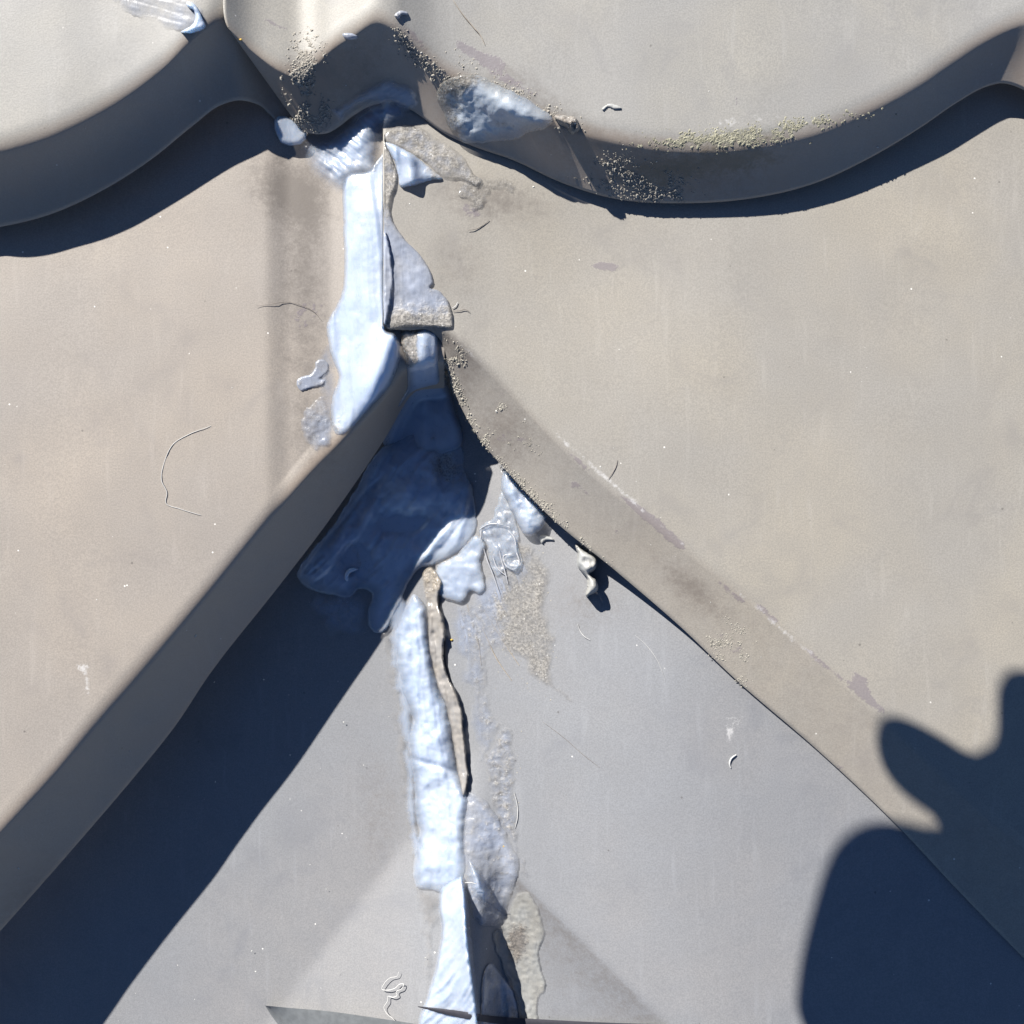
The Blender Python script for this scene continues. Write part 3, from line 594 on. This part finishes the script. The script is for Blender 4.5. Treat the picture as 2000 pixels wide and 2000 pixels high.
goo('sealant_smear', 'milky feathered smear of sealant over the shaded notch above the fan', [(640, 215), (680, 190), (720, 165), (765, 150), (810, 170), (825, 205), (800, 225), (760, 215), (720, 205), (690, 225), (660, 245)], SIL, 2.5, 22, rag=4, base=surf('AL+AR+BL+BR+C', 6), opac=.6, oedge=-.1, stroke=(-30, .8, 60, 8), lift=1.5)
goo('sealant_smear', 'feathered milky wipe along the left side of the long lower bead', [(760, 1170), (790, 1160), (806, 1200), (800, 1300), (812, 1400), (816, 1520), (824, 1640), (820, 1720), (806, 1725), (796, 1640), (786, 1540), (778, 1440), (764, 1340), (756, 1250)], SIL, 2.5, 16, rag=6, base=sC, opac=.55, oedge=-.1, stroke=(84, 1, 120, 6))
goo('sealant_smear', 'feathered milky wipe between the brown rib and the wide gritty smear', [(880, 1180), (915, 1175), (940, 1220), (935, 1300), (950, 1380), (960, 1450), (940, 1480), (920, 1440), (905, 1350), (885, 1260)], SILT, 1.6, 22, rag=7, base=sC, opac=.55, oedge=-.1, stroke=(78, 1.4, 130, 6), grit=.1)
goo('sealant_smear', 'soft milky smear of sealant where the pale lobe meets the wide gritty smear', [(905, 1150), (940, 1120), (985, 1100), (1030, 1060), (1060, 1080), (1050, 1130), (1010, 1160), (960, 1200), (925, 1200)], SILT, 2., 26, rag=7, base=sC, opac=.6, oedge=-.1, stroke=(60, 1.6, 90, 7), grit=.15)
goo('sealant_smear', 'faint feathered sealant haze at the left side of the broad bead foot', [(600, 700), (640, 640), (668, 700), (672, 800), (660, 870), (620, 890), (590, 850), (610, 780)], SILT, 1., 26, rag=8, base=sB, opac=.4, oedge=-.15, stroke=(70, .7, 90, 6), grit=.1)

# ------------------------------------------------------------------ threads, hairs, scratches
WHITE = plain('dry_white_thread', (.50, .50, .49), .5, .15); DARK = plain('dark_hair', (.17, .145, .13), .6, .3); TAN = plain('tan_thread', (.34, .29, .23), .6, .3)
def thread(name, label, pts, r, mat, zoff=2., cat='thread', q=topz, parent=None, taper=True, group=None):
    K = catmull(np.array([(a, b, 0.) for a, b in pts]), max(12, 10*len(pts)))
    z = q(K[:, 0], K[:, 1])+zoff+(.8*fbm(K[:, 0], K[:, 1], 20))
    P = W(K[:, 0], K[:, 1], z); n = len(P); m = 6
    T = np.gradient(P, axis=0); T /= np.maximum(np.linalg.norm(T, axis=1, keepdims=True), 1e-12)
    Nn = np.cross(T, [0, 0, 1.]); Nn /= np.maximum(np.linalg.norm(Nn, axis=1, keepdims=True), 1e-9); B = np.cross(T, Nn)
    a = np.linspace(0, 2*math.pi, m, endpoint=False)
    rr = r*S*(np.sin(np.linspace(.25, math.pi-.25, n))**.5 if taper else np.ones(n))
    V = P[:, None]+rr[:, None, None]*(np.cos(a)[None, :, None]*Nn[:, None]+np.sin(a)[None, :, None]*B[:, None])
    idx = np.arange(n*m).reshape(n, m)
    f = np.stack([idx[:-1], np.roll(idx[:-1], -1, 1), np.roll(idx[1:], -1, 1), idx[1:]], -1).reshape(-1, 4)
    c = P.mean(0)
    if parent is None:
        o = mesh_obj(name, V.reshape(-1, 3)-c, f, mat); o.location = c.tolist(); return tag(o, label, cat, group)
    return mesh_obj(name, V.reshape(-1, 3), f, mat, parent)
thread('thread', 'curly white thread of sealant lying near the bottom edge, left of the bead', [(779, 1898), (776, 1906), (762, 1910), (750, 1922), (746, 1932), (756, 1934), (772, 1930), (782, 1922), (788, 1922), (786, 1930), (774, 1938), (776, 1944), (768, 1948), (758, 1946), (757, 1955), (750, 1968), (756, 1980), (768, 1990), (778, 2004)], .9, WHITE)
thread('thread', 'straight pale bristle lying at the top of the right upper tile', [(885, 0), (902, 26), (922, 50), (940, 72), (947, 88)], .8, TAN)
thread('thread', 'bent fine white thread on the left middle tile above its step', [(412, 832), (370, 848), (338, 868), (322, 900), (316, 940), (326, 962), (324, 982), (352, 994), (392, 1006)], .7, WHITE, 1.)
thread('thread', 'short thick white dribble hanging in the middle of the right lower tile', [(1438, 1474), (1428, 1482), (1425, 1492), (1427, 1500)], 1.8, WHITE)
thread('hair', 'thin dark hair beside the two-lobed skin on the right middle tile', [(884, 608), (896, 607), (910, 605), (918, 610)], .6, DARK, cat='hair')
thread('thread', 'short pale bristle stuck to the rim of the two-lobed skin', [(883, 602), (890, 598), (894, 590)], .8, WHITE)
thread('hair', 'fine curved dark hair on the right tile just above the lit step', [(1206, 898), (1203, 912), (1196, 924), (1188, 935)], .6, DARK, cat='hair')
thread('hair', 'long thin hair arching across the dirty left tile beside the bead', [(500, 598), (530, 594), (560, 590), (590, 597), (612, 608), (628, 626)], .5, DARK, cat='hair')
thread('hair', 'faint long hair lying across the right lower tile', [(1060, 1410), (1100, 1440), (1140, 1475), (1172, 1500)], .35, DARK, 1., cat='hair')
thread('thread', 'fine pale scratch-like thread on the right lower tile below the lit step', [(1240, 1240), (1262, 1260), (1284, 1290), (1300, 1330)], .35, WHITE, 1.)
thread('thread', 'white tail of sealant at the edge of the scaly smear', [(1004, 1548), (1010, 1570), (1011, 1595), (1006, 1618)], 1.0, WHITE)
thread('thread', 'small forked thread below the cream drip', [(1128, 1218), (1134, 1234), (1142, 1244), (1152, 1250)], .7, WHITE)
thread('thread', 'short arched dark thread low on the cream dirty patch of the right tile', [(914, 450), (930, 447), (946, 438), (956, 430)], .7, DARK)
thread('thread', 'whitish thread crossing the fin of sealant', [(908, 1724), (920, 1724), (932, 1727)], 1.0, WHITE, zoff=46)
STR = plain('string_sealant', (.42, .43, .46), .25, .2)
loops = [[(936, 1034), (955, 1024), (976, 1024), (996, 1030)], [(992, 1036), (1004, 1050), (1008, 1076), (1014, 1100), (1004, 1112), (988, 1104), (984, 1086), (1000, 1082)], [(974, 1072), (980, 1096), (986, 1116), (992, 1140)], [(940, 1034), (938, 1054), (934, 1060)], [(942, 1060), (950, 1090), (962, 1120), (976, 1160)], [(960, 1080), (972, 1110), (990, 1126)]]
for i, L in enumerate(loops):
    thread('sealant_string', ['straight glossy string at the head of the clear film', 'looped glossy string on the right of the clear film', 'hanging string through the middle of the clear film', 'short string at the left head of the clear film', 'long string trailing down past the pale lobe', 'slanting string in the lower part of the clear film'][i], L, [1.4, 1.8, 1.3, 1.5, 1.0, 1.1][i], STR, zoff=7, cat='sealant', q=sC)
# smear ridges trailing down over the lower right tile
pl = [[(950, 1150), (962, 1190), (976, 1230), (990, 1262)], [(912, 1180), (922, 1215), (934, 1256), (940, 1300)], [(925, 1190), (948, 1240), (972, 1290), (1000, 1330)], [(938, 1180), (956, 1210), (985, 1256), (1014, 1300)], [(900, 1190), (908, 1230), (912, 1268)]]
for i, L in enumerate(pl):
    lab = ['fine tan ridge starting furthest right, beside the pale lobe', 'fine tan ridge second from the brown rib, nearly upright', 'longest fine tan ridge slanting down to the tip of the gritty smear', 'fine tan slanting ridge just above the longest one', 'short upright tan ridge closest to the brown rib'][i]
    thread('sealant_ridge', lab, L, .9, TAN, zoff=1, cat='sealant', q=sC, group='fine ridges dragged through the wide gritty smear')
# cut metal rim of the fold
thread('cut_edge', 'pale cut metal edge running straight down the fold beside the white bead', [(750, 262), (750, 350), (750, 450), (750, 550), (750, 638)], 1.3, plain('bare_metal', (.42, .40, .36), .4, .2), zoff=2, cat='metal edge', q=surf('BR+BL+C'), taper=False)

# ------------------------------------------------------------------ crumbs of lichen and grit (countless: one object per patch)
def crumbs(name, label, cat, specs, n, size, mat, seed, flat=.45, q=topz):
    r = np.random.default_rng(seed); V = []; F = []
    base = np.array([(1, 0, 0), (.3, .95, 0), (-.8, .6, 0), (-.8, -.6, 0), (.3, -.95, 0), (0, 0, 1)])
    tris = [(0, 1, 5), (1, 2, 5), (2, 3, 5), (3, 4, 5), (4, 0, 5)]
    wsum = sum(s[5] for s in specs)
    for (cu, cv, ru, rv, ang, w) in specs:
        k = int(n*w/wsum); a = math.radians(ang)
        x = r.normal(0, .5, k)*ru; y = r.normal(0, .5, k)*rv
        u = cu+x*math.cos(a)-y*math.sin(a); v = cv+x*math.sin(a)+y*math.cos(a)
        m = fbm(u, v, 22, N3, 3) > -.25; u, v = u[m], v[m]
        z = q(u, v)
        for uu, vv, zz in zip(u, v, z):
            s = size*min(2.4, math.exp(r.normal(-.25, .5))); t = r.uniform(0, 6.28); st = r.uniform(.7, 1.9)
            b = base*r.uniform(.75, 1.25, (6, 3))
            bx = b[:, 0]*s*st; by = b[:, 1]*s; bz = b[:, 2]*s*flat*1.6-.6
            p = W(uu+bx*math.cos(t)-by*math.sin(t), vv+bx*math.sin(t)+by*math.cos(t), zz+bz)
            i0 = len(V)*6; V.append(p); F += [(i0+i, i0+j, i0+kk) for i, j, kk in tris]
    V = np.concatenate(V); o = mesh_obj(name, V, F, mat, smooth_=False)
    return tag(o, label, cat, kind='stuff')
LICH = plain('lichen', (.30, .29, .215), .9, .4, 900); LICHG = plain('lichen_grey', (.33, .31, .27), .9, .35, 900); GRIT = plain('pale_grit', (.37, .35, .30), .8, .5, 1500)
crumbs('lichen', 'yellow-grey lichen crust along the crest of the right upper step', 'lichen', [(1480, 252, 150, 16, -8, 5), (1400, 272, 110, 14, -2, 4), (1560, 250, 60, 12, -20, 1.5), (1330, 268, 60, 14, 5, 1.2)], 7000, 1.5, LICH, 11, flat=.3)
crumbs('lichen', 'grey lichen scatter low on the right upper step near its edge', 'lichen', [(1250, 355, 80, 34, 8, 4), (1200, 330, 50, 26, 0, 1), (1300, 385, 70, 12, 0, 1)], 2600, 1.3, LICHG, 12)
crumbs('lichen', 'rough lichen crust on the sunlit side of the upper tongue', 'lichen', [(598, 105, 34, 34, 60, 3), (585, 155, 26, 44, 10, 4), (600, 225, 44, 34, 0, 3)], 3200, 1.5, LICHG, 13)
crumbs('grit', 'dust grains along the upper step beside the milky blob', 'grit', [(840, 130, 90, 16, 40, 2), (960, 150, 110, 20, 28, 3), (1060, 205, 70, 16, 30, 2), (1110, 240, 26, 18, 0, 1), (790, 80, 40, 10, 60, 1)], 1500, 1.5, LICHG, 14)
crumbs('grit', 'grit stuck along the lower lip of the sunlit right step', 'grit', [(885, 750, 70, 14, 66, 2), (940, 850, 60, 12, 50, 2), (1040, 965, 90, 12, 44, 3), (1150, 1070, 60, 9, 42, 1), (1000, 862, 46, 14, 15, 1.3), (1022, 845, 16, 20, 0, .6), (880, 690, 40, 20, 45, 1.5)], 3800, 1.0, GRIT, 15)
crumbs('grit', 'grit patches scattered over the lit face of the right step', 'grit', [(1405, 1248, 26, 26, 0, 2), (1440, 1275, 16, 30, -30, 1.4), (1455, 1330, 30, 12, 40, .7), (980, 795, 8, 8, 0, .4), (1440, 1225, 40, 10, 35, .5), (1410, 1285, 14, 8, 0, .3)], 2000, 1.0, GRIT, 16)
crumbs('grit', 'fine sand grains caught in the wide smear on the lower tile', 'grit', [(1020, 1180, 70, 110, 0, 3), (1050, 1290, 40, 70, 0, 2), (960, 1680, 50, 90, -20, 3), (1000, 1560, 20, 90, 0, 1)], 2600, .9, GRIT, 17)
SPK = plain('bright_specks', (.5, .5, .47), .4, .2)
crumbs('dust', 'scattered pale dust specks over all the tiles', 'dust', [(1000, 1000, 1500, 1500, 0, 1)], 420, 1.1, SPK, 18)
YEL = plain('yellow_grain', (.55, .36, .06), .6, .3)
for i, (u, v, lab) in enumerate([(470, 77, 'tiny yellow grain on the edge of the dark tongue at the top'), (882, 1250, 'tiny yellow grain right of the brown rib on the lower tile'), (984, 1653, 'tiny orange grain in the frosted skin beside the lower bead')]):
    r = np.random.default_rng(40+i); a = np.linspace(0, 2*math.pi, 9)[:-1]
    ring = np.array([(math.cos(t)*3.2*r.uniform(.7, 1.2), math.sin(t)*2.4*r.uniform(.7, 1.2)) for t in a]); z0 = float(topz(u, v))
    P = np.concatenate([W(u+ring[:, 0], v+ring[:, 1], z0+.3*np.ones(8)), W(u+ring[:, 0]*.7, v+ring[:, 1]*.7, z0+3*np.ones(8)), W([u], [v], [z0+4.])])
    f = [[k, (k+1) % 8, 8+(k+1) % 8, 8+k] for k in range(8)]+[[8+k, 8+(k+1) % 8, 16] for k in range(8)]
    tag(mesh_obj('grain', P, f, YEL), lab, 'grain')

# ------------------------------------------------------------------ metal flap and painted shadow band at the bottom edge
def strip(name, label, top, bot, z, mat, cat, q=sC, bow=14):
    n = 60; T = catmull(np.array([(a, b, 0.) for a, b in top]), n); B = catmull(np.array([(a, b, 0.) for a, b in bot]), n)
    m = 9; rows = []
    for k in range(m):
        x = k/(m-1.); u = T[:, 0]*(1-x)+B[:, 0]*x; v = T[:, 1]*(1-x)+B[:, 1]*x
        rows.append(W(u, v, q(u, v)+z[0]+(z[1]-z[0])*x+bow*math.sin(math.pi*x)))
    for k in (m-1, 0):
        x = k/(m-1.); u = T[:, 0]*(1-x)+B[:, 0]*x; v = T[:, 1]*(1-x)+B[:, 1]*x
        rows.append(W(u, v, q(u, v)+z[0]+(z[1]-z[0])*x-5))
    rows.append(rows[0])
    P = np.stack(rows); R = len(rows); idx = np.arange(R*n).reshape(R, n)
    f = np.stack([idx[:-1, :-1], idx[1:, :-1], idx[1:, 1:], idx[:-1, 1:]], -1).reshape(-1, 4)
    c = P.reshape(-1, 3).mean(0); o = mesh_obj(name, P.reshape(-1, 3)-c, f, mat); o.location = c.tolist()
    return tag(o, label, cat)
FLAP = plain('flap_paint', (.15, .16, .165), .45, .2, 500)
strip('metal_flap', 'pointed grey metal flap rising from the bottom edge, left of the bead', [(518, 1964), (560, 1968), (640, 1975), (720, 1986), (800, 1998), (900, 2016)], [(519, 1966), (524, 1984), (534, 2010), (560, 2060), (700, 2100), (900, 2120)], (34, -40), FLAP, 'metal flap')
strip('shadow_strip', 'thin dark strip standing in for a shadow band across the foot of the bead at the bottom edge', [(816, 1965), (880, 1972), (960, 1984), (1060, 1991), (1180, 1997), (1300, 2001)], [(817, 1967), (880, 1984), (960, 1998), (1060, 2008), (1180, 2014), (1300, 2018)], (5, 3), plain('shadow_strip_dark', (.03, .03, .04), .7, .2), 'shadow strip', q=lambda u, v: sC(u, v)+np.interp(u, [810, 830, 900, 935, 960], [4, 12, 34, 62, 6]), bow=2)  # dark strip added in place of a soft shadow band

# ------------------------------------------------------------------ the hand outside the frame whose shadow falls on the lower right
skin = plain('skin', (.45, .28, .20), .55, .15, 300)
HZ = 1540.; TAN = math.tan(SUN_EL)
def HP(u, v, dz=0):
    z = HZ+dz; return np.array([(u-1000)+SX*z/TAN, -(v-1000)+SY*z/TAN, z])*S
def hand():
    V = [HP(1960, 1860), HP(1850, 1720), HP(1990, 1660), HP(2060, 1960, 40)]
    E = [(0, 1), (0, 2), (0, 3)]; R = [190, 125, 130, 160]
    def chain(root, pts, rad):
        i = root
        for p, r in zip(pts, rad):
            V.append(HP(*p)); E.append((i, len(V)-1)); R.append(r); i = len(V)-1
    chain(2, [(1905, 1570), (1830, 1510), (1762, 1474), (1734, 1460)], [88, 80, 70, 52])             # thumb
    chain(2, [(2040, 1560), (2040, 1460), (2030, 1390), (2028, 1350)], [90, 90, 84, 62])               # index
    chain(1, [(1790, 1680), (1724, 1650), (1672, 1672), (1646, 1770), (1612, 1890), (1582, 2010)], [90, 84, 80, 80, 78, 60])
    chain(1, [(1820, 1780), (1760, 1800), (1720, 1890), (1690, 2010)], [94, 96, 96, 80])
    chain(0, [(1900, 1900), (1860, 1960), (1830, 2050), (1800, 2110)], [110, 110, 100, 80])
    chain(3, [(2150, 2030, 120), (2250, 2080, 300)], [150, 170])
    me = bpy.data.meshes.new('hand'); c = V[0].copy()
    me.from_pydata([(p-c).tolist() for p in V], E, []); o = bpy.data.objects.new('hand', me); C.objects.link(o); o.location = c.tolist()
    sk = o.modifiers.new('skin', 'SKIN'); me.update()
    if not me.skin_vertices: me.attributes
    for i, r in enumerate(R): me.skin_vertices[0].data[i].radius = (r*S*.8, r*S*.8)
    me.skin_vertices[0].data[0].use_root = True
    ss = o.modifiers.new('sub', 'SUBSURF'); ss.levels = 2; ss.render_levels = 2
    me.materials.append(skin)
    return o
try:
    h = hand()
except Exception as ex:
    print('hand', ex); raise
tag(h, 'bare hand held above the roof, casting the finger shadow at lower right', 'hand')
